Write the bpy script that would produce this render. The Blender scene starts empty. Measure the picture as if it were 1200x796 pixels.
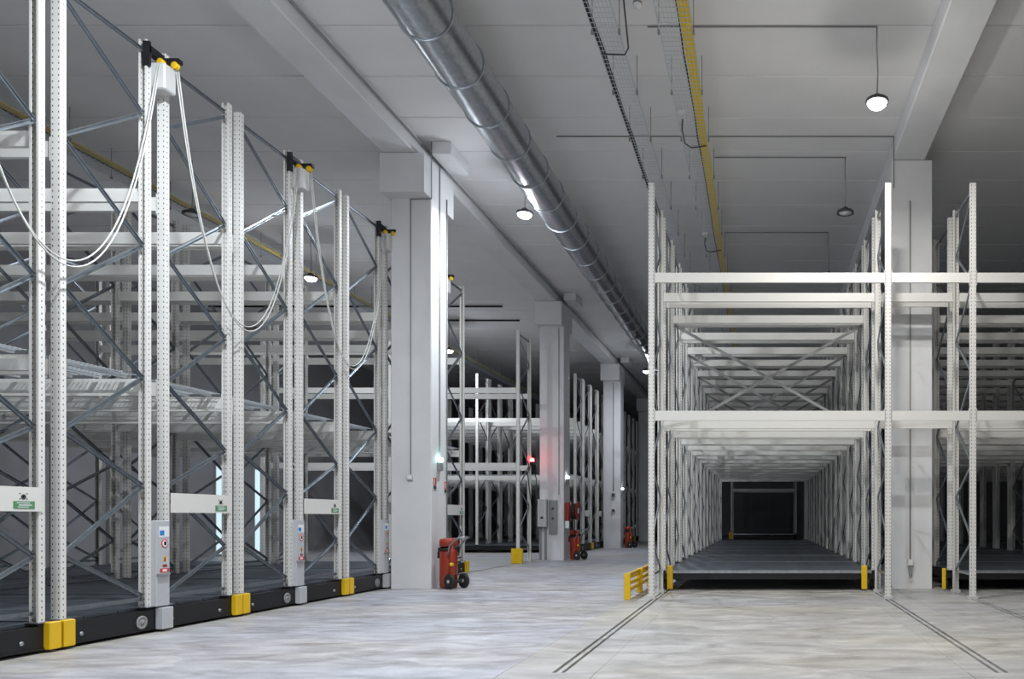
import bpy, math, random
from mathutils import Vector, Matrix, Quaternion
random.seed(7)
scn = bpy.context.scene
COL = scn.collection
PI = math.pi

# ------------------------------------------------------------------ camera
# photograph taken as 1200x796; one-point perspective, vanishing point at (892.4, 607)
F, VX, VY, H = 915.0, 892.4, 607.0, 1.3
cd = bpy.data.cameras.new('camera'); cam = bpy.data.objects.new('camera', cd)
COL.objects.link(cam); scn.camera = cam
cam.location = (0, 0, H); cam.rotation_euler = (PI/2, 0, 0)
cd.sensor_width = 36.0; cd.lens = F/1200*36.0
cd.shift_x = (600-VX)/1200; cd.shift_y = (VY-398)/1200
cd.clip_start = 0.05; cd.clip_end = 200

# ------------------------------------------------------------------ world, exposure
w = bpy.data.worlds.new('world'); scn.world = w; w.use_nodes = True
w.node_tree.nodes['Background'].inputs[0].default_value = (0.55, 0.65, 0.8, 1)
w.node_tree.nodes['Background'].inputs[1].default_value = 0.0
vs = scn.view_settings
vs.view_transform = 'Standard'; vs.look = 'None'; vs.gamma = 1.0; vs.use_curve_mapping = False
vs.exposure = 0.3
LAMP_W = 215.0
LAMP_COL = (0.86, 0.92, 1.0)
LAMP_WARM = (1.0, 0.98, 0.94)

# ------------------------------------------------------------------ materials
def newmat(name):
    m = bpy.data.materials.new(name); m.use_nodes = True
    nt = m.node_tree; b = nt.nodes['Principled BSDF']
    return m, nt, b
def plain(name, col, rough=0.5, metal=0.0, var=0.0, scale=8.0, bump=0.0):
    m, nt, b = newmat(name)
    b.inputs['Base Color'].default_value = (*col, 1)
    b.inputs['Roughness'].default_value = rough
    b.inputs['Metallic'].default_value = metal
    if var > 0:
        tc = nt.nodes.new('ShaderNodeTexCoord')
        n = nt.nodes.new('ShaderNodeTexNoise'); n.inputs['Scale'].default_value = scale
        n.inputs['Detail'].default_value = 5
        r = nt.nodes.new('ShaderNodeValToRGB')
        r.color_ramp.elements[0].position = 0.3; r.color_ramp.elements[1].position = 0.7
        r.color_ramp.elements[0].color = (*[c*(1-var) for c in col], 1)
        r.color_ramp.elements[1].color = (*[min(1, c*(1+var)) for c in col], 1)
        nt.links.new(tc.outputs['Object'], n.inputs['Vector'])
        nt.links.new(n.outputs['Fac'], r.inputs['Fac'])
        nt.links.new(r.outputs['Color'], b.inputs['Base Color'])
        if bump:
            bp = nt.nodes.new('ShaderNodeBump'); bp.inputs['Strength'].default_value = bump
            bp.inputs['Distance'].default_value = 0.01
            nt.links.new(n.outputs['Fac'], bp.inputs['Height'])
            nt.links.new(bp.outputs['Normal'], b.inputs['Normal'])
    return m
def emit(name, col, strength):
    m, nt, b = newmat(name)
    b.inputs['Base Color'].default_value = (*col, 1)
    b.inputs['Emission Color'].default_value = (*col, 1)
    b.inputs['Emission Strength'].default_value = strength
    return m

WHITE = (0.74, 0.73, 0.69)
M = {}
M['paint'] = plain('white_paint', WHITE, 0.42)
M['galv'] = plain('galvanised', (0.42, 0.45, 0.48), 0.38, 0.85, 0.18, 14)
M['galv_dark'] = plain('galvanised_brace', (0.30, 0.33, 0.36), 0.35, 0.8, 0.15, 10)
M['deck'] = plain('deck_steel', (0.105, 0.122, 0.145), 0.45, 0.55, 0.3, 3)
M['wire'] = plain('zinc_wire', (0.62, 0.66, 0.69), 0.4, 0.55)
M['black'] = plain('black_paint', (0.007, 0.007, 0.009), 0.5)
M['rubber'] = plain('rubber', (0.02, 0.02, 0.02), 0.7)
M['yellow'] = plain('yellow_paint', (0.80, 0.50, 0.01), 0.4, 0, 0.06, 6)
M['yellow_cable'] = plain('yellow_cable', (0.90, 0.62, 0.01), 0.5)
M['red'] = plain('red_paint', (0.36, 0.042, 0.016), 0.3)
M['dark_red'] = plain('dark_red', (0.30, 0.03, 0.02), 0.4)
M['grey_box'] = plain('grey_cabinet', (0.50, 0.51, 0.53), 0.45)
M['light_box'] = plain('light_grey_plastic', (0.62, 0.62, 0.61), 0.5)
M['dark_grey'] = plain('dark_grey', (0.06, 0.06, 0.065), 0.5)
M['conduit'] = plain('conduit_grey', (0.28, 0.28, 0.28), 0.5)
M['cable_white'] = plain('cable_white', (0.62, 0.62, 0.58), 0.5)
M['sheet_white'] = plain('sticker_white', (0.85, 0.85, 0.85), 0.5)
M['blue'] = plain('sticker_blue', (0.02, 0.22, 0.62), 0.5)
M['sign_red'] = plain('sign_red', (0.62, 0.04, 0.04), 0.5)
M['sign_green'] = plain('sign_green', (0.10, 0.28, 0.14), 0.5)
M['concrete'] = plain('pillar_concrete', (0.74, 0.74, 0.745), 0.75, 0, 0.05, 1.3, 0.05)
M['ceil'] = plain('ceiling_concrete', (0.80, 0.79, 0.785), 0.85, 0, 0.05, 0.7, 0.05)
M['wall'] = plain('wall_paint', (0.33, 0.33, 0.34), 0.8, 0, 0.05, 0.5)
M['wall_dark'] = plain('wall_grey', (0.33, 0.33, 0.34), 0.8, 0, 0.06, 0.5)
M['seam'] = plain('joint_concrete', (0.50, 0.50, 0.49), 0.9)
M['groove'] = plain('bed_concrete', (0.34, 0.33, 0.32), 0.9)
M['lens'] = emit('lamp_lens', (1.0, 0.99, 0.97), 25)
M['lens_off'] = plain('lamp_lens_off', (0.75, 0.75, 0.75), 0.3)
M['led_cyan'] = emit('led_cyan', (0.5, 1.0, 0.95), 12)
M['led_white'] = emit('led_white', (0.85, 0.95, 1.0), 14)
M['led_red'] = emit('led_red', (1.0, 0.03, 0.03), 30)
M['daylight'] = emit('daylight_pane', (0.72, 0.92, 1.0), 0.6)
M['door_dark'] = plain('door_grey', (0.22, 0.22, 0.23), 0.6)

def perforated():
    m, nt, b = newmat('perforated_upright')
    b.inputs['Roughness'].default_value = 0.42
    uv = nt.nodes.new('ShaderNodeUVMap'); uv.uv_map = 'UVMap'
    sp = nt.nodes.new('ShaderNodeSeparateXYZ'); nt.links.new(uv.outputs['UV'], sp.inputs[0])
    def mth(op, a, bb=None):
        n = nt.nodes.new('ShaderNodeMath'); n.operation = op
        for i, v in enumerate((a, bb)):
            if v is None: continue
            if isinstance(v, (int, float)): n.inputs[i].default_value = v
            else: nt.links.new(v, n.inputs[i])
        return n.outputs[0]
    u = mth('ABSOLUTE', mth('SUBTRACT', mth('ABSOLUTE', sp.outputs[0]), 0.030))
    mu = mth('LESS_THAN', u, 0.0052)
    v = mth('MULTIPLY', mth('ABSOLUTE', mth('SUBTRACT', mth('FRACT', mth('MULTIPLY', sp.outputs[1], 16.667)), 0.5)), 0.06)
    mv = mth('LESS_THAN', v, 0.0090)
    mk = mth('MULTIPLY', mu, mv)
    mix = nt.nodes.new('ShaderNodeMix'); mix.data_type = 'RGBA'
    nt.links.new(mk, mix.inputs['Factor'])
    mix.inputs['A'].default_value = (*WHITE, 1); mix.inputs['B'].default_value = (0.05, 0.05, 0.05, 1)
    nt.links.new(mix.outputs['Result'], b.inputs['Base Color'])
    return m
M['perf'] = perforated()

def floor_mat():
    m, nt, b = newmat('polished_concrete')
    tc = nt.nodes.new('ShaderNodeTexCoord')
    mp = nt.nodes.new('ShaderNodeMapping'); mp.inputs['Scale'].default_value = (0.45, 1.0, 1)
    geo = nt.nodes.new('ShaderNodeNewGeometry')
    nt.links.new(geo.outputs['Position'], mp.inputs['Vector'])
    n1 = nt.nodes.new('ShaderNodeTexNoise'); n1.inputs['Scale'].default_value = 3.4; n1.inputs['Detail'].default_value = 9
    n1.inputs['Roughness'].default_value = 0.65; n1.inputs['Distortion'].default_value = 0.7
    n2 = nt.nodes.new('ShaderNodeTexNoise'); n2.inputs['Scale'].default_value = 0.35; n2.inputs['Detail'].default_value = 4
    nt.links.new(mp.outputs[0], n1.inputs['Vector']); nt.links.new(mp.outputs[0], n2.inputs['Vector'])
    r1 = nt.nodes.new('ShaderNodeValToRGB')
    e = r1.color_ramp.elements; e[0].position = 0.28; e[1].position = 0.68
    e[0].color = (0.22, 0.218, 0.225, 1); e[1].color = (0.56, 0.565, 0.585, 1)
    r2 = nt.nodes.new('ShaderNodeValToRGB')
    e = r2.color_ramp.elements; e[0].position = 0.4; e[1].position = 0.6
    e[0].color = (0.95, 0.965, 1.03, 1); e[1].color = (1.03, 1.0, 0.95, 1)
    nt.links.new(n1.outputs['Fac'], r1.inputs['Fac']); nt.links.new(n2.outputs['Fac'], r2.inputs['Fac'])
    mul = nt.nodes.new('ShaderNodeMix'); mul.data_type = 'RGBA'; mul.blend_type = 'MULTIPLY'
    mul.inputs['Factor'].default_value = 1
    nt.links.new(r1.outputs['Color'], mul.inputs['A']); nt.links.new(r2.outputs['Color'], mul.inputs['B'])
    # brownish wear patches
    n3 = nt.nodes.new('ShaderNodeTexNoise'); n3.inputs['Scale'].default_value = 1.1; n3.inputs['Detail'].default_value = 7
    n3.inputs['Roughness'].default_value = 0.7
    nt.links.new(mp.outputs[0], n3.inputs['Vector'])
    r3 = nt.nodes.new('ShaderNodeValToRGB')
    e = r3.color_ramp.elements; e[0].position = 0.52; e[1].position = 0.70
    e[0].color = (1, 1, 1, 1); e[1].color = (0.78, 0.74, 0.68, 1)
    nt.links.new(n3.outputs['Fac'], r3.inputs['Fac'])
    mu2 = nt.nodes.new('ShaderNodeMix'); mu2.data_type = 'RGBA'; mu2.blend_type = 'MULTIPLY'; mu2.inputs['Factor'].default_value = 1
    nt.links.new(mul.outputs['Result'], mu2.inputs['A']); nt.links.new(r3.outputs['Color'], mu2.inputs['B'])
    nt.links.new(mu2.outputs['Result'], b.inputs['Base Color'])
    rr = nt.nodes.new('ShaderNodeMapRange'); rr.inputs['To Min'].default_value = 0.34; rr.inputs['To Max'].default_value = 0.58
    nt.links.new(n1.outputs['Fac'], rr.inputs['Value']); nt.links.new(rr.outputs['Result'], b.inputs['Roughness'])
    return m
M['floor'] = floor_mat()
# paler later pour round the rails
def strip_mat():
    m = M['floor'].copy(); m.name = 'rail_strip_concrete'
    for n in m.node_tree.nodes:
        if n.type == 'VALTORGB' and n.color_ramp.elements[0].position < 0.3:
            n.color_ramp.elements[0].color = (0.25, 0.245, 0.23, 1)
            n.color_ramp.elements[1].color = (0.54, 0.53, 0.50, 1)
    return m
M['strip'] = strip_mat()

def duct_mat():
    m, nt, b = newmat('duct_galvanised')
    b.inputs['Metallic'].default_value = 0.95; b.inputs['Roughness'].default_value = 0.27
    tc = nt.nodes.new('ShaderNodeTexCoord')
    n = nt.nodes.new('ShaderNodeTexVoronoi'); n.inputs['Scale'].default_value = 26
    r = nt.nodes.new('ShaderNodeValToRGB')
    r.color_ramp.elements[0].color = (0.40, 0.42, 0.45, 1); r.color_ramp.elements[1].color = (0.56, 0.58, 0.61, 1)
    nt.links.new(tc.outputs['Object'], n.inputs['Vector'])
    nt.links.new(n.outputs['Color'], r.inputs['Fac']); nt.links.new(r.outputs['Color'], b.inputs['Base Color'])
    return m
M['duct'] = duct_mat()

# ------------------------------------------------------------------ mesh helpers
class MB:
    def __init__(s): s.v = []; s.f = []; s.sm = []
    def box(s, x0, x1, y0, y1, z0, z1):
        b = len(s.v)
        s.v += [(x0,y0,z0),(x1,y0,z0),(x1,y1,z0),(x0,y1,z0),(x0,y0,z1),(x1,y0,z1),(x1,y1,z1),(x0,y1,z1)]
        for q in ((0,3,2,1),(4,5,6,7),(0,1,5,4),(1,2,6,5),(2,3,7,6),(3,0,4,7)):
            s.f.append(tuple(b+i for i in q)); s.sm.append(False)
        return s
    def bevbox(s, x0, x1, y0, y1, z0, z1, c):
        # box with chamfered vertical edges and top edge
        b = len(s.v)
        def ring(d, z):
            xa, xb, ya, yb = x0+d, x1-d, y0+d, y1-d
            return [(xa+c,ya,z),(xb-c,ya,z),(xb,ya+c,z),(xb,yb-c,z),(xb-c,yb,z),(xa+c,yb,z),(xa,yb-c,z),(xa,ya+c,z)]
        rs = [ring(c, z0), ring(0, z0+c), ring(0, z1-c), ring(c, z1)]
        for r in rs: s.v += r
        for k in range(3):
            for i in range(8):
                j = (i+1) % 8
                s.f.append((b+k*8+i, b+k*8+j, b+k*8+8+j, b+k*8+8+i)); s.sm.append(False)
        s.f.append(tuple(b+7-i for i in range(8))); s.sm.append(False)
        s.f.append(tuple(b+24+i for i in range(8))); s.sm.append(False)
        return s
    def prism(s, pts, axis, a0, a1):
        # closed 2-D outline extruded along an axis; pts map to the two other axes in order
        b = len(s.v); n = len(pts)
        for a in (a0, a1):
            for (p, q) in pts:
                s.v.append({'x': (a,p,q), 'y': (p,a,q), 'z': (p,q,a)}[axis])
        for i in range(n):
            j = (i+1) % n
            s.f.append((b+i, b+j, b+n+j, b+n+i)); s.sm.append(False)
        s.f.append(tuple(b+n-1-i for i in range(n))); s.sm.append(False)
        s.f.append(tuple(b+n+i for i in range(n))); s.sm.append(False)
        return s
    def tube(s, pts, r, n=8, caps=True, closed=False):
        pts = [Vector(p) for p in pts]; m = len(pts); b = len(s.v)
        nv = None
        for i, p in enumerate(pts):
            if closed: t = pts[(i+1) % m]-pts[i-1]
            else: t = pts[min(i+1, m-1)]-pts[max(i-1, 0)]
            t.normalize()
            if nv is None:
                nv = t.orthogonal().normalized()
            else:
                nv = (nv - t*nv.dot(t)).normalized()
            bn = t.cross(nv)
            for k in range(n):
                a = 2*PI*k/n
                s.v.append(tuple(p + (nv*math.cos(a)+bn*math.sin(a))*r))
        rng = m if closed else m-1
        for i in range(rng):
            i2 = (i+1) % m
            for k in range(n):
                k2 = (k+1) % n
                s.f.append((b+i*n+k, b+i*n+k2, b+i2*n+k2, b+i2*n+k)); s.sm.append(n > 5)
        if caps and not closed:
            s.f.append(tuple(b+n-1-k for k in range(n))); s.sm.append(False)
            s.f.append(tuple(b+(m-1)*n+k for k in range(n))); s.sm.append(False)
        return s
    def lathe(s, prof, n=20, c=(0,0,0), axis='z'):
        # prof: list of (r, h) along the axis
        b = len(s.v); m = len(prof)
        for (r, h) in prof:
            for k in range(n):
                a = 2*PI*k/n; p, q = r*math.cos(a), r*math.sin(a)
                v = {'z': (p,q,h), 'y': (q,h,p), 'x': (h,p,q)}[axis]
                s.v.append((c[0]+v[0], c[1]+v[1], c[2]+v[2]))
        for i in range(m-1):
            for k in range(n):
                k2 = (k+1) % n
                s.f.append((b+i*n+k, b+i*n+k2, b+(i+1)*n+k2, b+(i+1)*n+k)); s.sm.append(True)
        if prof[0][0] > 1e-4: s.f.append(tuple(b+n-1-k for k in range(n))); s.sm.append(False)
        if prof[-1][0] > 1e-4: s.f.append(tuple(b+(m-1)*n+k for k in range(n))); s.sm.append(False)
        return s
    def mesh(s, name, mat):
        me = bpy.data.meshes.new(name); me.from_pydata(s.v, [], s.f)
        me.polygons.foreach_set('use_smooth', s.sm)
        me.materials.append(M[mat] if isinstance(mat, str) else mat)
        me.validate(); me.update()
        return me
def tagit(o, label=None, cat=None, group=None, kind=None):
    if label: o['label'] = label
    if cat: o['category'] = cat
    if group: o['group'] = group
    if kind: o['kind'] = kind
    return o
def obj(name, me, parent=None, loc=(0,0,0), rot=None, quat=None):
    o = bpy.data.objects.new(name, me); COL.objects.link(o)
    o.location = loc
    if rot: o.rotation_euler = rot
    if quat: o.rotation_mode = 'QUATERNION'; o.rotation_quaternion = quat
    if parent: o.parent = parent
    return o
def thing(name, label, cat, loc=(0,0,0), group=None):
    o = bpy.data.objects.new(name, None); COL.objects.link(o); o.location = loc
    o.empty_display_size = 0.2
    return tagit(o, label, cat, group)
CACHE = {}
def cached(key, fn):
    if key not in CACHE: CACHE[key] = fn()
    return CACHE[key]
def boxmesh(dx, dy, dz, mat, name='piece', bev=0.0):
    # box centred in x and y, standing on z = 0
    def mk():
        b = MB()
        if bev: b.bevbox(-dx/2, dx/2, -dy/2, dy/2, 0, dz, bev)
        else: b.box(-dx/2, dx/2, -dy/2, dy/2, 0, dz)
        return b.mesh(name, mat)
    return cached(('box', round(dx,4), round(dy,4), round(dz,4), mat, bev), mk)

# ================================================================== SETTING
XL, XR, YN, YF, ZC = -18.3, 15.2, -4.0, 56.0, 8.2
# floor: dark bed with separate concrete slabs on it, grooves left open between them
bed = obj('floor', MB().box(XL-0.3, XR+0.3, YN-0.3, YF+0.3, -0.25, -0.08).mesh('floor', 'groove')); tagit(bed, kind='structure')
YC = [YN, 5.0, 13.12, 23.2, 33.0, 43.0, YF]
RAILS_R = [-1.705, 2.02, 3.40, 7.15, 10.9]
RAILS_L = [-6.95, -10.6, -14.25]
def slab(x0, x1, y0, y1, mat='floor', g=0.003):
    if mat == 'floor' and x0 > -1.5: mat = 'strip'
    obj('slab', MB().box(x0+g, x1-g, y0+g, y1-g, -0.08, 0).mesh('slab', mat), bed)
def rail_strip(xc, x0, x1, ya, yb):
    # a later pour of concrete with a flush rail between two grooves, from ya to yb
    if ya > YN: slab(x0, x1, YN, ya, 'strip')
    slab(x0, xc-0.055, ya-0.003, yb, 'strip', 0.0)
    obj('rail', MB().box(xc-0.020, xc+0.020, ya-0.003, yb, -0.08, -0.001).mesh('rail', 'strip'), bed)
    slab(xc+0.055, x1, ya-0.003, yb, 'strip', 0.0)
    if yb < YF: slab(x0, x1, yb, YF, 'strip')
strips = []
for xc in RAILS_L: strips.append((xc-0.30, xc+0.30, xc, YN, 53.0))
strips.append((-2.17, -1.39, -1.705, 6.55, 53.0))
strips.append((1.73, 2.45, 2.02, 6.55, 53.0))
strips.append((3.12, 3.75, 3.40, 6.55, 53.0))
for xc in (7.15, 10.9): strips.append((xc-0.35, xc+0.35, xc, 6.55, 53.0))
strips.sort()
px = XL
for (x0, x1, xc, ya, yb) in strips:
    for i in range(len(YC)-1): slab(px, x0, YC[i], YC[i+1])
    rail_strip(xc, x0, x1, ya, yb)
    px = x1
for i in range(len(YC)-1): slab(px, XR, YC[i], YC[i+1])

# ceiling: dark joint layer with concrete panels hung just under it
ceil = obj('ceiling', MB().box(XL-0.3, XR+0.3, YN-0.3, YF+0.3, ZC+0.05, ZC+0.3).mesh('ceiling', 'seam')); tagit(ceil, kind='structure')
for (x0, x1) in ((XL, -6.55), (-6.55, 2.72), (2.72, XR)):
    me = MB().prism([(0.008, ZC+0.05), (0.008, ZC+0.010), (0.020, ZC), (1.230, ZC), (1.242, ZC+0.010), (1.242, ZC+0.05)], 'x', x0+0.005, x1-0.005).mesh('ceiling_panel', 'ceil')
    y = 0.2 - 1.25*3 - 0.5
    while y < YF:
        if y+1.25 > YN: obj('ceiling_panel', me, ceil, (0, y, 0))
        y += 1.25
for nm, b, mt in (('wall_left', (XL-0.3, XL, YN, YF, -0.25, ZC+0.3), 'wall'), ('wall_right', (XR, XR+0.3, YN, YF, -0.25, ZC+0.3), 'wall'),
              ('wall_back', (XL-0.3, XR+0.3, YF, YF+0.3, -0.25, ZC+0.3), 'wall_dark'), ('wall_front', (XL-0.3, XR+0.3, YN-0.3, YN, -0.25, ZC+0.3), 'wall')):
    tagit(obj(nm, MB().box(*b).mesh(nm, mt)), kind='structure')
# narrow daylight windows in the left wall
for k, (y0, y1) in enumerate(((26.15, 26.75), (28.15, 28.45))):
    wd = obj('window_%d' % (k+1), MB().box(XL-0.02, XL+0.04, y0-0.06, y0, 0.02, 3.1).box(XL-0.02, XL+0.04, y1, y1+0.06, 0.02, 3.1)
             .box(XL-0.02, XL+0.04, y0, y1, 3.04, 3.1).box(XL-0.02, XL+0.04, y0, y1, 0.02, 0.08).mesh('window', 'grey_box'))
    tagit(wd, kind='structure')
    obj('pane', MB().box(XL, XL+0.02, y0, y1, 0.08, 3.04).mesh('pane', 'daylight'), wd)
# dark gate at the far end of the tunnel
dr = obj('door_1', MB().box(-2.2, 2.8, YF-0.08, YF-0.002, 0, 3.3).mesh('door', 'door_dark')); tagit(dr, kind='structure')
for z in (1.62, 2.9): obj('bar', MB().box(-2.0, 2.6, YF-0.12, YF-0.08, z-0.03, z+0.03).mesh('bar', 'conduit'), dr)
for x in (-0.75, 0.58, 1.8): obj('bar', MB().box(x-0.03, x+0.03, YF-0.12, YF-0.08, 0.02, 3.2).mesh('bar', 'conduit'), dr)

# ------------------------------------------------------------------ concrete pillars and beams
PY = [14.3 + 9.6*k for k in range(5)]
ZB = 7.86
PW = 0.74
def pillar(x0, y, label, group, bracket=1):
    t = thing('concrete_pillar', label, 'pillar', (x0+PW/2, y+PW/2, 0), group)
    c = 0.012
    def shaft():
        b = MB(); h = PW/2
        pts = [(-h+c,-h),(h-c,-h),(h,-h+c),(h,h-c),(h-c,h),(-h+c,h),(-h,h-c),(-h,-h+c)]
        b.prism(pts, 'z', 0, 7.15); return b.mesh('shaft', 'concrete')
    if not bracket:
        obj('shaft', cached('shaft_r', lambda: MB().box(-PW/2, PW/2, -PW/2, PW/2, 0, ZB-0.012).mesh('shaft', 'concrete')), t)
        return t
    obj('shaft', cached('shaft', shaft), t)
    obj('capital', cached('cap', lambda: MB().box(-PW/2-0.06, PW/2, -PW/2-0.30, PW/2+0.30, 7.15, ZB-0.012).mesh('capital', 'concrete')), t)
    if bracket:
        s = bracket
        obj('bracket', cached('brk%d' % s, lambda: MB().box(min(s*PW/2, s*(PW/2+0.36)), max(s*PW/2, s*(PW/2+0.36)), -PW/2, PW/2+0.15, 7.97, 8.19).mesh('bracket', 'concrete')), t)
    return t
XPL, XPR = -6.79, 2.38
ORD = ['first', 'second', 'third', 'fourth']
pill_lab = ['concrete pillar with small red signs behind the wheeled red extinguisher and grey socket',
            'concrete pillar with grey switch cabinet and the dark hose reel on its side',
            'concrete pillar with a thin conduit beyond the hose reel pillar', 'concrete pillar at the dim far end beyond the third extinguisher']
pillars = []
for k in range(4):
    pillars.append(pillar(XPL, PY[k], pill_lab[k], 'pillars along the aisle'))
right_lab = ['concrete pillar between two perforated posts of the end rack, with a low socket', 'brightly lit concrete pillar seen inside the rack tunnel',
             'concrete pillar further down beside the rack tunnel', 'concrete pillar further down beside the rack tunnel']
for k in range(4): pillars.append(pillar(XPR, PY[k], right_lab[k], 'pillars beside the rack tunnel', 0))
for (x0, lab) in ((-6.82, 'long concrete roof beam resting on the pillars beside the silver duct'), (2.40, 'long concrete roof beam running over the pillar of the rack tunnel')):
    t = thing('roof_beam', lab, 'beam', (x0+0.3, YN, ZB), 'roof beams')
    ys = [YN] + [p+PW/2 for p in PY[:4]] + [YF]
    if True:
        for a, b in zip(ys[:-1], ys[1:]):
            obj('beam_section', MB().prism([(-0.30, 0.02), (-0.28, 0), (0.28, 0), (0.30, 0.02), (0.30, 0.34), (-0.30, 0.34)], 'y', a-YN+0.006, b-YN-0.006).mesh('beam_section', 'concrete'), t)

# ================================================================== RACKS
# ---- shared meshes
def upright_mesh(L):
    def mk():
        t = 0.004
        out = [(-0.024,0.066),(-0.046,0.066),(-0.046,0),(0.046,0),(0.046,0.066),(0.024,0.066)]
        inn = [(0.024,0.066-t),(0.046-t,0.066-t),(0.046-t,t),(-0.046+t,t),(-0.046+t,0.066-t),(-0.024,0.066-t)]
        pts = out+inn; n = len(pts)
        b = MB().prism(pts, 'z', 0, L)
        me = b.mesh('upright', 'perf')
        uv = me.uv_layers.new(name='UVMap')
        for p in me.polygons:
            nrm = p.normal
            for li in p.loop_indices:
                co = me.vertices[me.loops[li].vertex_index].co
                if abs(nrm.z) > 0.5: uv.data[li].uv = (10, 10)
                elif abs(nrm.y) > 0.5 and co.y < 0.03: uv.data[li].uv = (co.x, co.z)
                elif abs(nrm.x) > 0.5 and abs(co.x) > 0.04: uv.data[li].uv = (co.y-0.033+0.03, co.z)
                else: uv.data[li].uv = (10, co.z)
        return me
    return cached(('up', round(L, 3)), mk)
def brace_mesh(L):
    def mk():
        t = 0.004; wd = 0.021; dp = 0.022
        pts = [(-dp/2,-wd),(dp/2,-wd),(dp/2,-wd+t),(-dp/2+t,-wd+t),(-dp/2+t,wd-t),(dp/2,wd-t),(dp/2,wd),(-dp/2,wd)]
        return MB().prism(pts, 'z', 0, L).mesh('brace', 'galv_dark')
    return cached(('br', round(L, 2)), mk)
def beam_mesh(L):
    def mk():
        b = MB()
        pts = [(0,0),(0.05,0),(0.05,0.115),(0.032,0.115),(0.032,0.155),(0,0.155)]
        b.prism(pts, 'x', -L/2+0.004, L/2-0.004)
        for s in (-1, 1):   # end connectors
            x = s*(L/2-0.004)
            b.box(min(x, x-s*0.006), max(x, x-s*0.006), -0.006, 0.05, -0.04, 0.195)
        return b.mesh('beam', 'paint')
    return cached(('bm', round(L, 3)), mk)
def deckmesh(wd, dp):
    def mk():
        b = MB(); r = 0.0032
        n = int(wd/0.05)
        for i in range(n+1):
            x = -wd/2+wd*i/n; b.box(x-r, x+r, -dp/2, dp/2, -r, r)
        m = int(dp/0.05)
        for i in range(m+1):
            y = -dp/2+dp*i/m; b.box(-wd/2, wd/2, y-r, y+r, r, 3*r)
        for i in range(3):
            x = -wd/2+wd*(0.15+0.35*i); b.box(x-0.02, x+0.02, -dp/2, dp/2, -0.028, -r)
        return b.mesh('mesh_deck', 'wire')
    return cached(('dk', round(wd, 3), round(dp, 3)), mk)
NO = [6.50, 5.10, 3.62, 2.17, 0.93]     # lattice nodes on the outer post
NI = [5.84, 4.36, 2.87, 1.66, 0.42]     # and on the inner post
def strut(parent, x, ya, za, yb, zb, me=None):
    a = Vector((x, ya, za)); d = Vector((0, yb-ya, zb-za)); L = round(d.length, 2)
    q = d.to_track_quat('Z', 'Y')
    o = obj('brace', brace_mesh(L), parent, a)
    # local z along the strut, local x kept on the world x axis
    zax = d.normalized(); xax = Vector((1,0,0)); yax = zax.cross(xax)
    mtx = Matrix((xax, yax, zax)).transposed()
    o.rotation_mode = 'QUATERNION'; o.rotation_quaternion = mtx.to_quaternion()
def frame(t, x, y_out, y_in, z0, ztop, braces=True, base=False):
    """one upright frame: outer post at y_out, inner post at y_in (relative to thing)"""
    s = 1 if y_in > y_out else -1
    L = ztop-z0
    for y, sg in ((y_out, s), (y_in, -s)):
        o = obj('upright', upright_mesh(L), t, (x, y - sg*0.033, z0))
        if sg < 0: o.rotation_euler = (0, 0, PI)
        fm = 'light_box' if base else 'galv'
        obj('foot_plate', boxmesh(0.14, 0.13, 0.012 if not base else 0.05, fm), t, (x, y, z0-0.0 if not base else 0.0))
    if not braces: return
    ya, yb = y_out+s*0.03, y_in-s*0.03
    zz = []
    for a, b in zip(NO, NI): zz += [(ya, a), (yb, b)]
    strut(t, x, ya, 6.56, yb, 6.56)
    for (p, q) in zip(zz[:-1], zz[1:]): strut(t, x, p[0], p[1], q[0], q[1])
    strut(t, x, ya, 0.385, yb, 0.385)
def cross_brace(t, x0, x1, y, z0, z1):
    for s in (1, -1):
        a = Vector((x0, y+0.012*s, z0 if s > 0 else z1)); b = Vector((x1, y+0.012*s, z1 if s > 0 else z0))
        d = b-a; L = d.length
        zax = d.normalized(); xax = Vector((0,1,0)); yax = zax.cross(xax)
        o = obj('cross_brace', cached(('xb', round(L, 2)), lambda: MB().box(-0.006, 0.006, -0.028, 0.028, 0, L).mesh('cross_brace', 'conduit')), t, a)
        o.rotation_mode = 'QUATERNION'; o.rotation_quaternion = Matrix((xax, yax, zax)).transposed().to_quaternion()
ZD = 0.26     # chassis top
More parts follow.
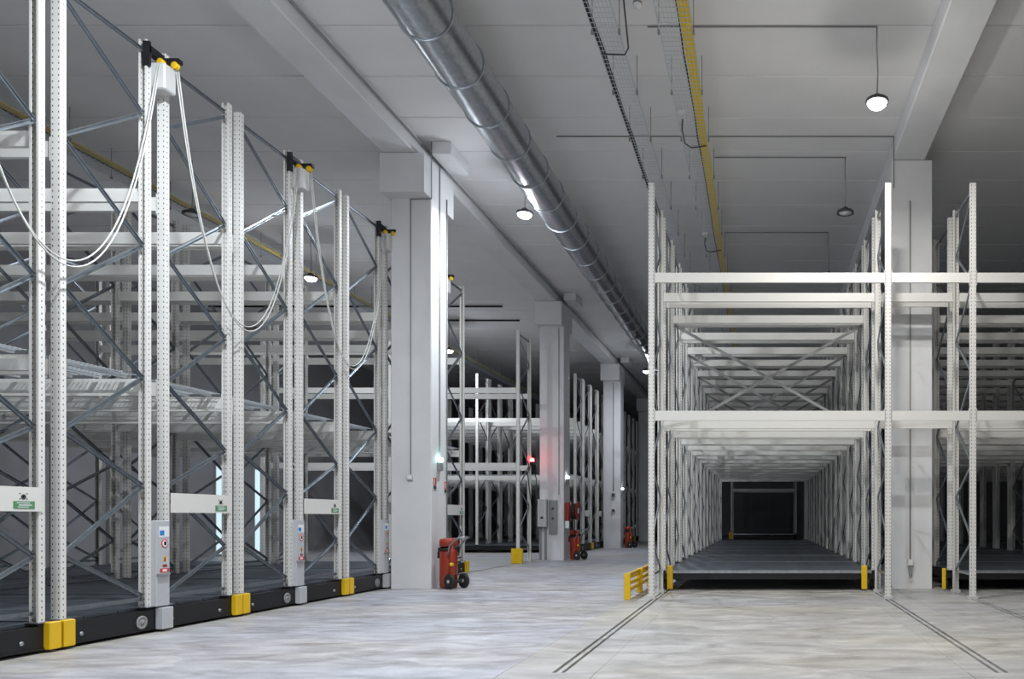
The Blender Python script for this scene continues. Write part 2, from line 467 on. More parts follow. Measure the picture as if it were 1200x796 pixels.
def rack_unit(name, label, group, y0, xs, fd, mg, levels, mesh_level=None, side=0, detail=2, xbrace=False, plate=False, control=False, bump=(), chassis_z=(0.035, 0.26), lip=False):
    ZD = chassis_z[1]
    """mobile double rack: frames y0..y0+fd and y0+fd+mg..y0+2fd+mg; xs = frame planes"""
    t = thing(name, label, 'rack', (0, y0, 0), group)
    D = 2*fd+mg
    zt = 6.68
    ya = [0, fd, fd+mg, D]
    for i, x in enumerate(xs):
        br = detail >= 2 or (detail == 1 and i == 0)
        frame(t, x, ya[0], ya[1], ZD+0.03, zt, br)
        frame(t, x, ya[3], ya[2], ZD+0.03, zt, br)
    for xa, xb in zip(xs[:-1], xs[1:]):
        L = abs(xb-xa)-0.1; xm = (xa+xb)/2
        for z in levels:
            for j, y in enumerate(ya):
                # step of the beam looks inwards
                o = obj('beam', beam_mesh(L), t, (xm, y-0.028 if j in (0, 2) else y+0.028, z-0.0775))
                if j in (1, 3): o.rotation_euler = (0, 0, PI)
        if mesh_level is not None:
            n = 4; wd = L/n-0.02
            for yc in (fd/2, D-fd/2):
                for i in range(n):
                    obj('mesh_deck', deckmesh(round(wd, 3), fd-0.09), t, (xm-L/2+(i+0.5)*L/n, yc, mesh_level))
        if xbrace:
            cross_brace(t, min(xa, xb)+0.06, max(xa, xb)-0.06, fd+mg/2, levels[0]+0.08, levels[1]-0.08)
        # deck planks on the carriage
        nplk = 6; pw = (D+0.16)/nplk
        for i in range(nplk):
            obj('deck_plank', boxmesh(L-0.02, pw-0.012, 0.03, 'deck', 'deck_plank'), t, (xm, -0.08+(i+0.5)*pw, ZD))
    lo, hi = min(xs), max(xs)
    ch = MB()
    z0, z1 = chassis_z
    for y in (-0.075, fd-0.04, fd+mg-0.04, D+0.005):
        ch.box(lo+0.03, hi-0.03, y, y+0.07, z0 if lip else z0+0.06, z1-0.002)
    obj('carriage', ch.mesh('carriage', 'black'), t)
    if lip:
        obj('front_lip', MB().box(lo+0.06, hi-0.06, -0.095, -0.082, z1-0.02, z1+0.032).mesh('front_lip', 'galv'), t)
        for x in (lo, hi):
            for y in (0.3, D-0.3):
                obj('wheel', cached('cwheel', lambda: MB().lathe([(0.02, -0.03), (0.10, -0.03), (0.10, 0.03), (0.02, 0.03)], 20, axis='x').mesh('wheel', 'dark_grey')), t, (x, y, 0.10))
    for x in (lo, hi):
        b = MB().box(x-0.06, x+0.055, -0.06, D+0.145, z0, z1-0.002)
        b.box(x-0.065, x+0.062, -0.06, D+0.145, z0, z0+0.02)
        sb = obj('side_beam', b.mesh('side_beam', 'black'), t)
        if detail >= 2 and x == xs[0] and side:
            for yy in (0.19, D*0.5+0.19, D-0.22):
                obj('bolt', cached('bolt', lambda: MB().lathe([(0.022, 0), (0.022, 0.008), (0.014, 0.016), (0, 0.017)], 12, axis='x').mesh('bolt', 'galv')), sb, (x+side*0.055, yy, 0.125))
            obj('drive_wheel', cached('dwheel', lambda: MB().lathe([(0.075, 0), (0.075, 0.012), (0.055, 0.014), (0.05, 0.006), (0.028, 0.006), (0.026, 0.018), (0, 0.018)], 24, axis='x').mesh('drive_wheel', 'conduit')), sb, (x+side*0.056, fd-0.12, 0.135))
    for (x, yy, wx, wy, za, zb) in bump:
        obj('bumper', boxmesh(wx, wy, zb-za, 'yellow', 'bumper', 0.008), t, (x, yy, za))
    x = xs[0]+side*0.055
    if plate:
        pl = obj('end_plate', MB().box(min(x, x+side*0.004), max(x, x+side*0.004), fd+mg+0.04, D-0.01, 1.36, 1.59).mesh('end_plate', 'paint'), t)
        g = obj('sign', MB().box(x+side*0.004, x+side*0.008, D-0.30, D-0.09, 1.385, 1.455).mesh('sign', 'sign_green'), pl); g['label'] = 'green sign strip with pale lettering'
        b = MB()
        for (p, q, r_, s_) in ((0.03, 0.16, 1.435, 1.442), (0.05, 0.18, 1.415, 1.423), (0.04, 0.15, 1.397, 1.404)):
            b.box(x+side*0.008, x+side*0.0095, D-0.30+p, D-0.30+q, r_, s_)
        obj('lettering', b.mesh('lettering', 'sheet_white'), pl)
        b = MB()
        for (p, q) in ((0.065, 1.525), (0.135, 1.525), (0.065, 1.475), (0.135, 1.475)):
            b.box(x+side*0.004, x+side*0.006, D-0.30+p-0.005, D-0.30+p+0.005, q-0.006, q+0.006)
        b.lathe([(0.026, 0.004*side), (0.026, 0.0065*side), (0.012, 0.0065*side), (0.012, 0.004*side)], 12, (x, D-0.20, 1.495), 'x')
        obj('emblem', b.mesh('emblem', 'dark_grey'), pl)
    if control:
        ym = fd+mg/2
        cp = obj('control_panel', MB().bevbox(min(x, x+side*0.07)-0.02, max(x, x+side*0.07)-0.02, ym-0.10, ym+0.10, 0.29, 1.27, 0.008).mesh('control_panel', 'grey_box'), t)
        fx = x+side*0.05
        def flat(nm, y0_, y1_, z0_, z1_, mt, e=0.002):
            return obj(nm, MB().box(min(fx, fx+side*e), max(fx, fx+side*e), ym+y0_, ym+y1_, z0_, z1_).mesh(nm, mt), cp)
        flat('sticker', -0.065, 0.085, 1.08, 1.20, 'sheet_white')
        flat('sticker', -0.055, 0.01, 1.10, 1.155, 'blue', 0.004)
        obj('stop_sign', MB().lathe([(0.05, 0), (0.05, 0.003*side), (0.038, 0.0035*side)], 20, (fx, ym+0.02, 1.005), 'x').mesh('stop_sign', 'sign_red'), cp)
        obj('stop_sign', MB().lathe([(0.038, 0.003*side), (0.038, 0.005*side)], 20, (fx, ym+0.02, 1.005), 'x').mesh('stop_sign', 'sheet_white'), cp)
        obj('stop_sign', MB().box(min(fx, fx+side*0.007), max(fx, fx+side*0.007), ym+0.005, ym+0.038, 0.985, 1.03).mesh('stop_sign', 'black'), cp)
        flat('sticker', 0.0, 0.04, 0.80, 0.86, 'yellow')
        flat('sticker', 0.01, 0.03, 0.80, 0.845, 'dark_red', 0.004)
        flat('sticker', -0.01, 0.055, 0.735, 0.765, 'dark_red')
        flat('sticker', -0.05, 0.085, 0.675, 0.72, 'sign_red')
        flat('sticker', -0.015, 0.05, 0.685, 0.71, 'sheet_white', 0.004)
        obj('shelf_lip', MB().box(min(fx, fx+side*0.03), max(fx, fx+side*0.03), ym-0.10, ym+0.07, 0.645, 0.665).mesh('shelf_lip', 'conduit'), cp)
        obj('drive_box', MB().bevbox(min(x, x+side*0.085), max(x, x+side*0.085), ym-0.055, ym+0.11, 0.03, 0.275, 0.006).mesh('drive_box', 'grey_box'), t)
        # junction box, bracket and cable pulleys at the head of the posts
        jb = obj('junction_box', MB().bevbox(min(xs[0]-side*0.02, x+side*0.13), max(xs[0]-side*0.02, x+side*0.13), ym-0.085, ym+0.095, 6.17, 6.47, 0.015).mesh('junction_box', 'light_box'), t)
        obj('cable_bracket', MB().box(min(xs[0], x+side*0.02), max(xs[0], x+side*0.02), ym-0.17, ym-0.14, 6.38, 6.66)
            .box(min(xs[0], x+side*0.02), max(xs[0], x+side*0.02), ym-0.16, ym+0.06, 6.54, 6.62)
            .box(min(x, x+side*0.2), max(x, x+side*0.2), ym+0.03, ym+0.10, 6.53, 6.58).mesh('cable_bracket', 'black'), t)
        for (dx, yy) in ((0.04, -0.02), (0.15, 0.05)):
            obj('pulley', cached('pulley', lambda: MB().lathe([(0.02, -0.025), (0.042, -0.022), (0.042, -0.012), (0.03, -0.006), (0.03, 0.006), (0.042, 0.012), (0.042, 0.022), (0.02, 0.025)], 14, axis='y').mesh('pulley', 'yellow')), t, (x+side*dx, ym+yy, 6.50))
    return t

# ---- left block of mobile racks
FDL, MGL, PITCH = 1.08, 0.27, 2.66
XSL = [-6.95, -10.6, -14.25]
LEV_L = [2.79, 4.935]
def left_unit(y0, label, detail=2, group='mobile racks along the aisle', xs=XSL, ctrl=True):
    D = 2*FDL+MGL
    bump = [(-6.868, 0.0, 0.07, 0.13, 0.03, 0.295), (-6.868, D+0.075, 0.07, 0.13, 0.03, 0.295),
            (-14.34, 0.0, 0.07, 0.13, 0.03, 0.295), (-14.34, D+0.075, 0.07, 0.13, 0.03, 0.295)]
    return rack_unit('mobile_rack', label, group, y0, xs, FDL, MGL, LEV_L, mesh_level=2.90 if detail >= 1 else None, side=1, detail=detail,
              plate=detail >= 2, control=detail >= 2 and ctrl, bump=bump)
Y1 = 7.72
near_lab = ['white mobile pallet rack fourth before the sign pillar',
            'white mobile pallet rack third before the sign pillar, with a stickered control panel',
            'white mobile pallet rack second before the sign pillar, between two yellow bumper pairs',
            'white mobile pallet rack half hidden by the sign pillar with the extinguisher',
            'white mobile pallet rack right behind the wheeled extinguisher, facing the open cross aisle']
for k in range(5):
    left_unit(Y1+(k-1)*PITCH, near_lab[k])
YU = 22.3
NTH = ['first', 'second', 'third', 'fourth', 'fifth', 'sixth', 'seventh', 'eighth', 'ninth', 'tenth', 'eleventh']
t = thing('pallet_rack', 'white fixed pallet rack with red beacon and yellow foot guard, before the switch cabinet pillar', 'rack', (0, YU, 0))
beacon_rack = t
for x in XSL: frame(t, x, 0, FDL, 0.05, 6.66, True, base=True)
for xa, xb in zip(XSL[:-1], XSL[1:]):
    L = abs(xb-xa)-0.1; xm = (xa+xb)/2
    for z in LEV_L:
        obj('beam', beam_mesh(L), t, (xm, -0.028, z-0.0775))
        obj('beam', beam_mesh(L), t, (xm, FDL+0.028, z-0.0775), rot=(0, 0, PI))
obj('foot_guard', boxmesh(0.32, 0.08, 0.43, 'yellow', 'foot_guard', 0.008), t, (-6.94, -0.13, 0.0))
YM = 29.1
for k in range(9):
    left_unit(YM+k*PITCH, 'white mobile pallet rack %s past the hose reel pillar' % NTH[k], detail=2 if k < 2 else (1 if k < 5 else 0),
              group='mobile racks beyond the hose reel pillar', ctrl=False)

# ---- right block: fixed end rack and the mobile racks behind it
FDR, MGR, PR = 1.10, 0.32, 2.84
LEV_R = [2.935, 5.145]
Y0 = 12.52
XSR = [-1.763, 2.026, 3.387, 7.15, 10.9]
t = thing('pallet_rack', 'white fixed pallet rack standing on the floor at the mouth of the tunnel', 'rack', (0, Y0, 0))
for x in XSR: frame(t, x, 0, FDR, 0.05, 6.66, True, base=True)
for xa, xb in zip(XSR[:-1], XSR[1:]):
    L = xb-xa-0.1; xm = (xa+xb)/2
    for z in LEV_R:
        obj('beam', beam_mesh(L), t, (xm, -0.028, z-0.0775))
        obj('beam', beam_mesh(L), t, (xm, FDR+0.028, z-0.0775), rot=(0, 0, PI))
    if L < 2: obj('beam', beam_mesh(L), t, (xm, FDR+0.36, LEV_R[1]-0.0775), rot=(0, 0, PI))
YR = 14.02
for k in range(7):
    y0 = YR+k*PR
    b1 = [(-1.63, -0.115, 0.10, 0.06, 0.03, 0.45), (1.83, -0.115, 0.10, 0.06, 0.03, 0.45)] if k == 0 else []
    lab = ('white mobile pallet rack forming the tunnel, first behind the fixed end rack' if k == 0 else
           'white mobile pallet rack forming the tunnel, second behind the fixed end rack' if k == 1 else
           'white mobile pallet rack forming the tunnel, %s behind the fixed end rack' % NTH[k])
    rack_unit('mobile_rack', lab, 'mobile racks forming the tunnel', y0, XSR[:2], FDR, MGR, LEV_R, detail=2, xbrace=True, bump=b1, chassis_z=(0.20, 0.33), lip=True)
    lab = ('white mobile pallet rack right of the pillar socket, first behind the fixed end rack' if k == 0 else
           'white mobile pallet rack in the dark bays beyond the tunnel pillar, %s behind end rack' % NTH[k])
    b2 = [(3.25, -0.115, 0.06, 0.06, 0.03, 0.40)] if k == 0 else []
    rack_unit('mobile_rack', lab, 'mobile racks beside the tunnel', y0, XSR[2:], FDR, MGR, LEV_R, detail=2 if k < 3 else 1, bump=b2, chassis_z=(0.20, 0.33), lip=True)
t = rack_unit('mobile_rack', 'white mobile pallet rack alone at the dark far end of the tunnel', None, 46.0, XSR[:2], FDR, MGR, LEV_R, detail=1,
          bump=[(-1.78, -0.13, 0.28, 0.06, 0.03, 0.45)], chassis_z=(0.20, 0.33), lip=True)

# ================================================================== OVERHEAD
# ---- round spiral duct
DX, DZ, DR = -4.16, 7.55, 0.342
d = thing('spiral_duct', 'round galvanised ventilation duct with ring collars under the ceiling', 'duct', (DX, 0, DZ))
y = 9.66-1.08*12
seg = MB().lathe([(DR, 0.0), (DR, 1.08)], 40, axis='y'); seg.f = seg.f[:-2]; seg.sm = seg.sm[:-2]
segm = seg.mesh('duct_section', 'duct')
colm = MB().tube([(math.cos(2*PI*k/40)*(DR+0.006), 0, math.sin(2*PI*k/40)*(DR+0.006)) for k in range(40)], 0.013, 6, closed=True).mesh('collar', 'galv')
hangm = MB().tube([(0, 0, DR), (0, 0, ZC-DZ-0.005)], 0.006, 6).mesh('hanger', 'conduit')
while y < YF-1.2:
    if y > YN+0.1:
        obj('duct_section', segm, d, (0, y, 0)); obj('collar', colm, d, (0, y, 0)); obj('hanger', hangm, d, (0, y+0.03, 0))
    y += 1.08
# ---- wire mesh cable trays
def tray(label, x0, x1, z, cables):
    t = thing('cable_tray', label, 'cable tray', (x0, YN+0.2, z))
    Lt = YF-YN-0.4; wd = x1-x0; r = 0.0033
    b = MB(); n = max(2, int(round(wd/0.05)))
    for i in range(n+1):
        x = wd*i/n; b.box(x-r, x+r, 0, Lt, -r, r)
    for x in (0, wd): b.box(x-r, x+r, 0, Lt, 0.05-r, 0.05+r)
    yy = 0
    while yy < Lt:
        b.box(0, wd, yy-r, yy+r, -3*r, -r)
        for x in (0, wd): b.box(x-r, x+r, yy-r, yy+r, -r, 0.05)
        yy += 0.10
    o = obj('wire_mesh', b.mesh('wire_mesh', 'wire'), t); o['kind'] = 'stuff'
    for (cx, hw, mt, nm) in cables:
        pts = []; rr = random.Random(int(cx*1000))
        b = MB(); k = int(Lt/0.8)
        xs_ = [cx+rr.uniform(-0.012, 0.012) for _ in range(k+1)]
        for i in range(k):
            bb = len(b.v)
            ya_, yb_ = Lt*i/k, Lt*(i+1)/k
            for (yy, xx) in ((ya_, xs_[i]), (yb_, xs_[i+1])):
                for (px_, pz_) in ((-hw, 0.006), (hw, 0.006), (hw*0.8, 0.04), (-hw*0.8, 0.04)): b.v.append((xx+px_, yy, pz_))
            for q in ((0,1,5,4), (1,2,6,5), (2,3,7,6), (3,0,4,7)): b.f.append(tuple(bb+v for v in q)); b.sm.append(False)
        obj(nm, b.mesh(nm, mt), t)
    yy = 10.2-YN-0.2-1.45*9
    hm = cached(('rod', round(z, 2)), lambda: MB().tube([(0,0,-0.02), (0,0,ZC-z-0.004)], 0.006, 6).box(-0.014, 0.014, -0.02, 0.02, -0.03, 0.03).mesh('hanger_rod', 'conduit'))
    while yy < Lt:
        if yy > 0:
            for x in (-0.012, wd+0.012): obj('hanger_rod', hm, t, (x, yy, 0))
        yy += 1.45
    return t
ZT = 7.65
tray('wire mesh cable tray with a thick dark cable along its edge, beside the duct', -2.20, -1.87, ZT, [(0.035, 0.030, 'black', 'cable_bundle')])
ytray = tray('wire mesh cable tray with bright yellow cables over the rack tunnel', -1.33, -0.90, ZT, [(0.353, 0.068, 'yellow_cable', 'yellow_cables'), (0.27, 0.010, 'black', 'cable_bundle')])
tray('wire mesh cable tray with yellow cables high above the racks with festoon cables', -12.1, -11.62, ZT, [(0.40, 0.06, 'yellow_cable', 'yellow_cables'), (0.30, 0.02, 'black', 'cable_bundle')])

def tray_box(t, x, y):
    # hung under the tray and fixed to it
    o = obj('junction_box', cached('tbox', lambda: MB().bevbox(-0.07, 0.07, -0.09, 0.09, -0.07, 0.0, 0.01).mesh('junction_box', 'light_box')), t, (x-t.location.x, y-t.location.y, -0.009))
    o['label'] = 'grey junction box'
    obj('loop_cable', cached('tloop', lambda: MB().tube([(0.0, 0.09, -0.04), (-0.03, 0.3, -0.12), (-0.03, 0.75, -0.13), (0.05, 1.05, -0.06), (0.3, 1.1, 0.0)], 0.011, 8).mesh('loop_cable', 'dark_grey')), o)
tray_box(ytray, -1.24, 12.2); tray_box(ytray, -1.26, 17.4)
lp = tagit(obj('loop_cable', MB().tube([(-1.78, 9.9, 8.18), (-1.78, 10.3, 7.75), (-1.79, 10.5, 7.62), (-1.86, 10.62, 7.60), (-2.18, 10.62, 7.61)], 0.011, 8).mesh('loop_cable', 'dark_grey')), 'dark cable dropping from the ceiling into the dark cable tray', 'cable')
sd = thing('smoke_detector', 'small white ceiling detector beside the cable trays', 'detector', (-1.66, 10.45, ZC))
obj('body', MB().lathe([(0.05, 0.0), (0.055, -0.03), (0.045, -0.07), (0.0, -0.085)], 16).mesh('body', 'sheet_white'), sd)
obj('cap', MB().lathe([(0.06, 0.0), (0.06, -0.02), (0.03, -0.022)], 16).mesh('cap', 'conduit'), sd)

# ---- pendant lamps, hung from the ceiling conduits
def lamp(x, y, lit, label, group, drop=1.08, power=1.0, off=None):
    col = LAMP_WARM if x > 0 else LAMP_COL
    t = thing('pendant_lamp', label, 'lamp', (x, y, ZC-drop), group)
    obj('housing', cached('lhouse', lambda: MB().lathe([(0.03, 0.12), (0.05, 0.11), (0.075, 0.06), (0.155, 0.045), (0.165, 0.02), (0.165, 0.0), (0.13, -0.004), (0.13, 0.02), (0.0, 0.02)], 28).mesh('housing', 'dark_grey')), t)
    if lit:
        obj('lens' if not off else 'lens_%s_offscreen' % off.replace('lamp_', ''), cached('lens1', lambda: MB().lathe([(0.129, 0.004), (0.125, -0.03), (0.095, -0.06), (0.05, -0.075), (0.0, -0.08)], 24).mesh('lens', 'lens')), t)
        sfx = '_%s_offscreen' % off.replace('lamp_', '') if off else ''
        ld = bpy.data.lights.new('lamp_light'+sfx, 'AREA'); ld.shape = 'DISK'; ld.size = 0.24; ld.energy = LAMP_W*power; ld.color = col
        lo = bpy.data.objects.new('lamp_light'+sfx, ld); COL.objects.link(lo); lo.parent = t; lo.location = (0, 0, -0.09)
        ld = bpy.data.lights.new('lamp_dome_light'+sfx, 'POINT'); ld.energy = LAMP_W*power*0.40; ld.color = col; ld.shadow_soft_size = 0.12
        lo = bpy.data.objects.new('lamp_dome_light'+sfx, ld); COL.objects.link(lo); lo.parent = t; lo.location = (0, 0, -0.10)
    else:
        obj('lens', cached('lens0', lambda: MB().lathe([(0.129, 0.004), (0.11, -0.004), (0.05, -0.01), (0.045, -0.022), (0.0, -0.024)], 24).mesh('lens', 'lens_off')), t)
    obj('cord', cached(('cord', drop), lambda: MB().tube([(0,0,0.11), (0.012,0,drop*0.4), (-0.004,0,drop*0.75), (0,0,drop-0.02)], 0.009, 6).mesh('cord', 'conduit')), t)
lamp(1.62, 10.95, True, 'lit round pendant lamp beside the roof beam of the rack tunnel', 'lamps over the tunnel', power=0.50)
lamp(1.60, 14.92, False, 'unlit round pendant lamp hanging over the rack tunnel', 'lamps over the tunnel')
lamp(1.62, 18.85, False, 'round pendant lamp behind the top beam of the fixed end rack', 'lamps over the tunnel')
lamp(1.62, 7.0, True, 'lit round pendant lamp over the open floor before the rails', 'lamps over the open floor', power=0.50, off='lamp_tunnel_row_near')
lamp(1.62, 3.05, True, 'lit round pendant lamp over the open floor before the rails', 'lamps over the open floor', power=0.50, off='lamp_tunnel_row_rear')
lamp(-4.61, 15.2, True, 'lit round pendant lamp under the silver duct near the sign pillar', 'lamps over the aisle', 0.99, 0.95)
lamp(-4.57, 31.0, True, 'lit round pendant lamp over the far aisle by the third pillar', 'lamps over the aisle', power=0.5)
lamp(-4.75, 7.0, True, 'lit round pendant lamp over the near aisle', 'lamps over the near aisle', power=1.3, off='lamp_aisle_row_near')
lamp(-4.75, -0.9, True, 'lit round pendant lamp over the near aisle', 'lamps over the near aisle', power=1.3, off='lamp_aisle_row_rear')
lamp(-10.94, 15.0, False, 'unlit round pendant lamp above the racks with festoon cables', 'lamps above the mobile racks')
lamp(-10.94, 18.95, True, 'lit round pendant lamp seen between the racks before the sign pillar', 'lamps above the mobile racks', power=0.65)
lamp(-10.88, 27.2, True, 'lit round pendant lamp over the cross aisle behind the red beacon', 'lamps above the mobile racks', power=0.7)
lamp(-10.94, 7.05, True, 'lit round pendant lamp above the nearest mobile racks', 'lamps above the mobile racks', power=0.28, off='lamp_rack_row_near')

# ---- conduits on the ceiling and the beams
def conduit(label, pts, r=0.011, group='conduits on the ceiling', mat='conduit'):
    b = MB()
    for p, q in zip(pts[:-1], pts[1:]): b.tube([p, q], r, 6)
    return tagit(obj('conduit', b.mesh('conduit', mat)), label, 'conduit', group)
ZK = ZC-0.013
for (y, lab) in ((10.95, 'thin conduit across the ceiling feeding the lit lamp by the tunnel roof beam'), (14.92, 'thin conduit across the ceiling feeding the unlit tunnel lamp'), (18.85, 'thin conduit across the ceiling behind the unlit tunnel lamp')):
    conduit(lab, [(-1.6 if y < 14 else -0.9, y, ZK), (1.62, y, ZK)])
conduit('thin conduit across the ceiling between duct and tunnel pillar', [(2.39, 14.1, ZB-0.6), (2.39, 14.1, ZK), (-3.7, 14.1, ZK)])
conduit('long conduit running along the roof beam beside the silver duct', [(-6.19, YN+0.1, ZC-0.10), (-6.19, YF-0.1, ZC-0.10)], 0.02)
conduit('conduit dropping down the front of the sign pillar to a socket', [(-6.03, 14.27, ZC-0.02), (-6.03, 14.27, 7.13), (-6.42, 14.285, 7.13), (-6.42, 14.285, 2.1)], 0.009, None)
conduit('conduit pair down the lit side of the sign pillar', [(-6.035, 14.65, 7.9), (-6.035, 14.65, 2.42)], 0.010, None)
conduit('slim conduit down the back edge of the sign pillar', [(-6.035, 14.98, 7.4), (-6.035, 14.98, 0.05)], 0.012, None)
conduit('conduit down the front of the tunnel pillar to a low socket', [(2.72, 14.285, 7.1), (2.72, 14.285, 0.52)], 0.012, None)
conduit('conduit down the front of the hose reel pillar', [(-6.2, 23.885, 7.1), (-6.2, 23.885, 2.0)], 0.012, None)
conduit('conduit down the front of the third pillar', [(-6.35, 33.485, 7.1), (-6.35, 33.485, 2.45)], 0.015, None)
for (y, zz) in ((25.3, ZC-0.05), (27.1, ZC-0.05)):
    conduit('black pipe under the ceiling above the racks beyond the sign pillar', [(-8.4, y, zz), (-17.9, y, zz)], 0.03, 'black ceiling pipes', 'black')

# ---- festoon cables looping between the heads of neighbouring racks
def festoon(ya, yb, label, zs=6.44, zl=3.82):
    for s, dx in ((0, 0.0), (1, 0.025)):
        pts = []
        n = 36
        for i in range(n+1):
            u = 2*i/n-1
            z = zl - 0.06*s + (zs-zl+0.06*s)*(math.cosh(1.9*u)-1)/(math.cosh(1.9)-1)
            pts.append((-6.79-0.05*u+dx, (ya+yb)/2+(yb-ya)/2*u, z))
        tagit(obj('festoon_cable', MB().tube(pts, 0.008, 6).mesh('festoon_cable', 'cable_white')), label, 'cable', 'festoon cables between the racks')
fl = ['pale festoon cable looping to the rack at the first yellow bumpers', 'pale festoon cable looping between the two stickered racks', 'pale festoon cable looping beside the sign pillar', 'pale festoon cable hidden behind the sign pillar']
for k in range(3):
    ym = Y1+FDL+MGL/2
    festoon(ym+(k-1)*PITCH+0.06, ym+k*PITCH-0.09, fl[k])

# ================================================================== FLOOR OBJECTS AND FITTINGS
# ---- yellow guard rail beside the fixed rack
g = thing('guard_rail', 'yellow steel guard rail with slotted bars beside the fixed end rack', 'guard rail', (-2.13, 12.36, 0))
for y in (0.0, 1.25, 2.45): obj('guard_post', MB().bevbox(-0.05, 0.05, y, y+0.06 , 0, 0.42, 0.006).mesh('guard_post', 'yellow'), g)
for z in (0.12, 0.22, 0.32, 0.385): obj('guard_bar', MB().box(-0.02, 0.02, 0.06, 2.45, z, z+0.05 if z < 0.38 else 0.415).mesh('guard_bar', 'yellow'), g)

# ---- wheeled fire extinguishers
def extinguisher(x, y, label, rotz=0.0):
    t = thing('fire_extinguisher', label, 'fire extinguisher', (x, y, 0), 'wheeled fire extinguishers')
    t.rotation_euler = (0, 0, rotz)
    obj('cylinder', cached('ex_c', lambda: MB().lathe([(0.0, 0.01), (0.14, 0.012), (0.158, 0.04), (0.158, 0.66), (0.15, 0.69), (0.145, 0.70), (0.145, 0.72)], 28).mesh('cylinder', 'red')), t)
    obj('cover', cached('ex_h', lambda: MB().lathe([(0.150, 0.77), (0.162, 0.775), (0.165, 0.86), (0.155, 0.905), (0.10, 0.92), (0.095, 0.90), (0.0, 0.90)], 28).mesh('cover', 'red')), t)
    obj('hose', cached('ex_hose', lambda: MB().tube([(0.165*math.cos(a), 0.165*math.sin(a), 0.745+0.03*math.sin(a)) for a in [2*PI*k/28 for k in range(28)]], 0.026, 8, closed=True)
        .tube([(-0.16, -0.05, 0.75), (-0.19, -0.08, 0.66), (-0.175, -0.09, 0.55)], 0.02, 8).mesh('hose', 'rubber')), t)
    obj('gas_bottle', cached('ex_g', lambda: MB().lathe([(0, 0.22), (0.045, 0.23), (0.055, 0.26), (0.055, 0.68), (0.04, 0.73), (0.018, 0.75), (0.018, 0.80)], 16, (0.20, -0.06, 0)).mesh('gas_bottle', 'red')), t)
    obj('valve', cached('ex_v', lambda: MB().lathe([(0.028, 0.42), (0.035, 0.43), (0.035, 0.47), (0.02, 0.48)], 12, (0.255, -0.12, 0)).box(0.2, 0.26, -0.1, -0.07, 0.44, 0.46).mesh('valve', 'yellow')), t)
    obj('handle', cached('ex_hd', lambda: MB().tube([(0.14, -0.11, 0.60), (0.20, -0.12, 0.80), (0.38, -0.10, 0.92), (0.46, -0.08, 0.94)], 0.016, 8)
        .tube([(0.14, 0.11, 0.60), (0.20, 0.12, 0.80), (0.38, 0.10, 0.92), (0.46, 0.08, 0.94)], 0.016, 8).tube([(0.46, -0.10, 0.94), (0.46, 0.10, 0.94)], 0.018, 8).mesh('handle', 'galv')), t)
    obj('axle', cached('ex_ax', lambda: MB().tube([(0.24, -0.14, 0.14), (0.24, 0.14, 0.14)], 0.014, 8).box(0.05, 0.25, -0.1, -0.07, 0.10, 0.16).box(0.05, 0.25, 0.07, 0.1, 0.10, 0.16).mesh('axle', 'dark_grey')), t)
    for s in (-1, 1):
        wh = obj('wheel', cached('ex_w', lambda: MB().lathe([(0.05, -0.026), (0.11, -0.028), (0.138, -0.02), (0.14, 0), (0.138, 0.02), (0.11, 0.028), (0.05, 0.026)], 28, axis='y').mesh('wheel', 'rubber')), t, (0.24, s*0.15, 0.14))
        obj('hub', cached('ex_hub', lambda: MB().lathe([(0.03, -0.034), (0.03, 0.034)], 14, axis='y').mesh('hub', 'light_box')), wh)
extinguisher(-5.79, 14.45, 'red wheeled fire extinguisher with black wheels beside the pillar with small signs', -0.58)
extinguisher(-5.80, 24.3, 'red wheeled fire extinguisher under the dark hose reel', -0.58)
extinguisher(-5.78, 33.9, 'red wheeled fire extinguisher beside the third pillar', -0.58)

# ---- fittings on the pillars
def fitting(name, label, cat, parts, group=None):
    """parts: (name, box, material); the first is the body"""
    t = thing(name, label, cat, (parts[0][1][0], parts[0][1][2], parts[0][1][4]), group)
    ox, oy, oz = t.location
    for nm, (x0, x1, y0, y1, z0, z1), mt in parts:
        obj(nm, MB().bevbox(x0-ox, x1-ox, y0-oy, y1-oy, z0-oz, z1-oz, min(0.006, (x1-x0)*0.3, (y1-y0)*0.3, (z1-z0)*0.3)).mesh(nm, mt), t)
    return t
SX = XPL+PW
fitting('wall_socket', 'small white socket on the front of the sign pillar', 'socket', [('body', (-6.475, -6.375, 14.24, 14.298, 1.99, 2.08), 'light_box'), ('cover', (-6.46, -6.39, 14.225, 14.24, 2.0, 2.07), 'sheet_white')])
for k, (nm, led) in enumerate((('sign', 'led_cyan'), ('hose reel', 'led_white'), ('third', 'led_white'))):
    py = PY[k]+0.30
    z = 2.18 if k == 0 else 2.35
    fitting('status_box', 'small grey box with a glowing light on the %s pillar' % nm, 'control box',
            [('body', (SX+0.002, SX+0.06, py-0.05, py+0.10, z, z+0.16), 'conduit'), ('indicator', (SX+0.002, SX+0.07, py-0.03, py+0.08, z+0.165, z+0.24), led)])
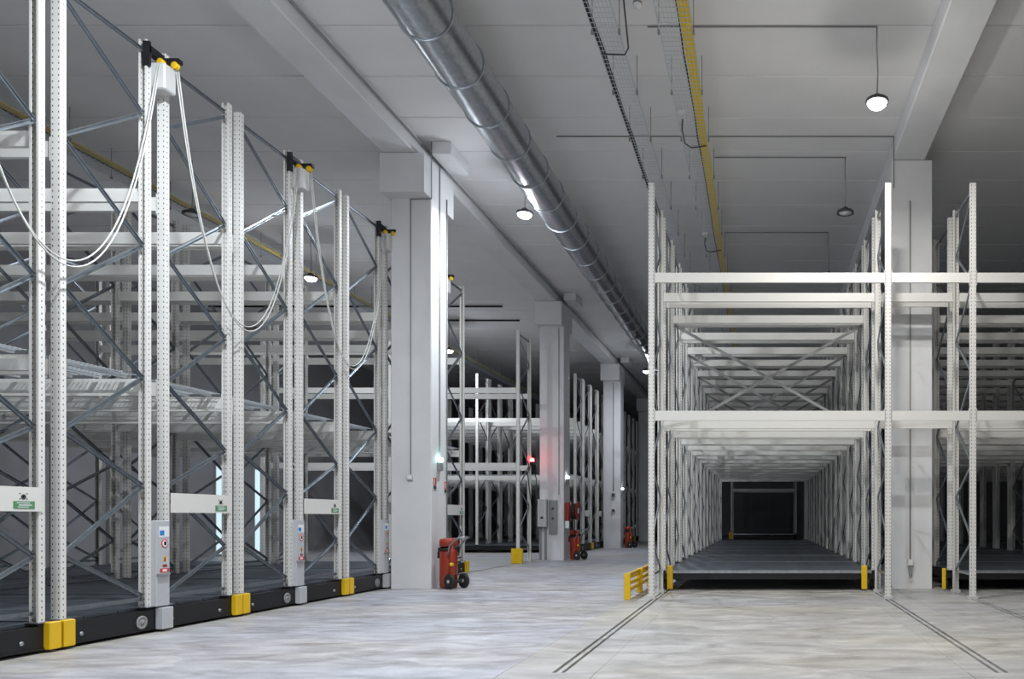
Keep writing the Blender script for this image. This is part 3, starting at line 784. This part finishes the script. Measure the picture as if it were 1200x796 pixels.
for (y0, w_, z, wh) in ((14.36, 0.16, 1.82, 'near its front edge'), (14.86, 0.16, 1.77, 'by the slim conduit')):
    fitting('fire_sign', 'small red and white pictogram sign on the extinguisher pillar, ' + wh, 'sign',
            [('plate', (SX+0.002, SX+0.007, y0, y0+w_, z, z+0.23), 'sheet_white'), ('red_field', (SX+0.007, SX+0.010, y0+0.015, y0+w_-0.015, z+0.085, z+0.22), 'sign_red'),
             ('pictogram', (SX+0.010, SX+0.012, y0+0.05, y0+0.08, z+0.10, z+0.20), 'sheet_white'), ('pictogram', (SX+0.010, SX+0.012, y0+0.095, y0+0.12, z+0.11, z+0.17), 'black'),
             ('caption', (SX+0.007, SX+0.010, y0+0.015, y0+w_-0.015, z+0.01, z+0.075), 'dark_grey')], 'fire signs on the pillar')
fitting('wall_socket', 'grey socket low on the tunnel pillar', 'socket', [('body', (2.665, 2.775, 14.24, 14.298, 0.42, 0.54), 'light_box'), ('cover', (2.68, 2.76, 14.225, 14.24, 0.43, 0.53), 'sheet_white'), ('plug', (2.69, 2.75, 14.23, 14.29, 0.24, 0.41), 'conduit')])
fitting('switch_cabinet', 'pale switch cabinet on the edge of the hose reel pillar', 'cabinet', [('body', (-6.80, -6.53, 23.70, 23.898, 1.02, 1.86), 'light_box'), ('door', (-6.785, -6.545, 23.685, 23.70, 1.04, 1.84), 'light_box'), ('lock', (-6.70, -6.63, 23.67, 23.685, 1.27, 1.33), 'black'),
        ('cable_duct', (-6.78, -6.73, 23.80, 23.89, 0.02, 1.02), 'conduit'), ('cable_duct', (-6.62, -6.57, 23.80, 23.89, 0.02, 1.02), 'conduit')])
fitting('isolator_box', 'blue-grey isolator box beside the pale switch cabinet', 'switch box', [('body', (-6.50, -6.24, 23.84, 23.898, 0.80, 1.84), 'conduit'), ('knob', (-6.40, -6.34, 23.81, 23.84, 1.55, 1.61), 'dark_grey'), ('knob', (-6.40, -6.34, 23.81, 23.84, 1.25, 1.31), 'dark_grey')])
fitting('wall_socket', 'small dark switch on the front of the third pillar', 'switch', [('body', (-6.42, -6.28, 33.43, 33.498, 2.20, 2.36), 'conduit'), ('cover', (-6.40, -6.30, 33.41, 33.43, 2.22, 2.34), 'dark_grey')])
fitting('wall_socket', 'small pale socket low on the front of the third pillar', 'socket', [('body', (-6.42, -6.28, 33.43, 33.498, 1.55, 1.68), 'light_box'), ('cover', (-6.40, -6.30, 33.41, 33.43, 1.56, 1.67), 'dark_grey')])
# hose reel
hr = thing('hose_reel', 'dark red fire hose reel on the side of the switch cabinet pillar', 'hose reel', (SX, 24.2, 1.2))
obj('bracket', MB().box(0.002, 0.12, -0.22, 0.22, 0.02, 0.56).mesh('bracket', 'dark_red'), hr)
obj('drum', MB().lathe([(0.10, 0.13), (0.30, 0.13), (0.30, 0.15), (0.13, 0.16), (0.13, 0.34), (0.30, 0.35), (0.30, 0.37), (0.05, 0.37)], 28, (0, 0, 0.30), 'x').mesh('drum', 'dark_red'), hr)
for k in range(3):
    obj('hose', MB().tube([(0.20+0.045*k, 0.23*math.cos(2*PI*i/24), 0.30+0.23*math.sin(2*PI*i/24)) for i in range(24)], 0.024, 8, closed=True).mesh('hose', 'rubber'), hr)
obj('label_plate', MB().box(0.372, 0.378, -0.10, 0.10, 0.24, 0.40).mesh('label_plate', 'sheet_white'), hr)
obj('label_plate', MB().box(0.02, 0.14, -0.235, -0.222, -0.22, 0.0).mesh('label_plate', 'sheet_white'), hr)
obj('nozzle', MB().tube([(0.30, -0.2, 0.1), (0.32, -0.24, -0.1), (0.30, -0.22, -0.3), (0.28, -0.18, -0.42)], 0.02, 8).mesh('nozzle', 'rubber'), hr)
# red beacon on the rack head across the cross aisle
bc = obj('beacon', MB().bevbox(-0.06, 0.06, -0.06, 0.06, -0.10, 0.0, 0.01).mesh('beacon', 'black'), beacon_rack, (-6.86, 23.36-YU, 2.98))
bc['label'] = 'glowing red warning beacon'
obj('dome', MB().lathe([(0.055, 0.0), (0.055, 0.07), (0.04, 0.10), (0.0, 0.11)], 16).mesh('dome', 'led_red'), bc)
obj('cable', MB().tube([(0.0, -0.05, -0.08), (-0.12, -0.08, -0.35), (-0.05, -0.08, -0.9), (0.0, -0.06, -1.3)], 0.015, 6).mesh('cable', 'rubber'), bc)
obj('cable', MB().tube([(0.0, -0.05, -0.08), (0.14, -0.08, -0.5), (0.18, -0.08, -0.9), (0.1, -0.06, -1.6)], 0.015, 6).mesh('cable', 'rubber'), bc)
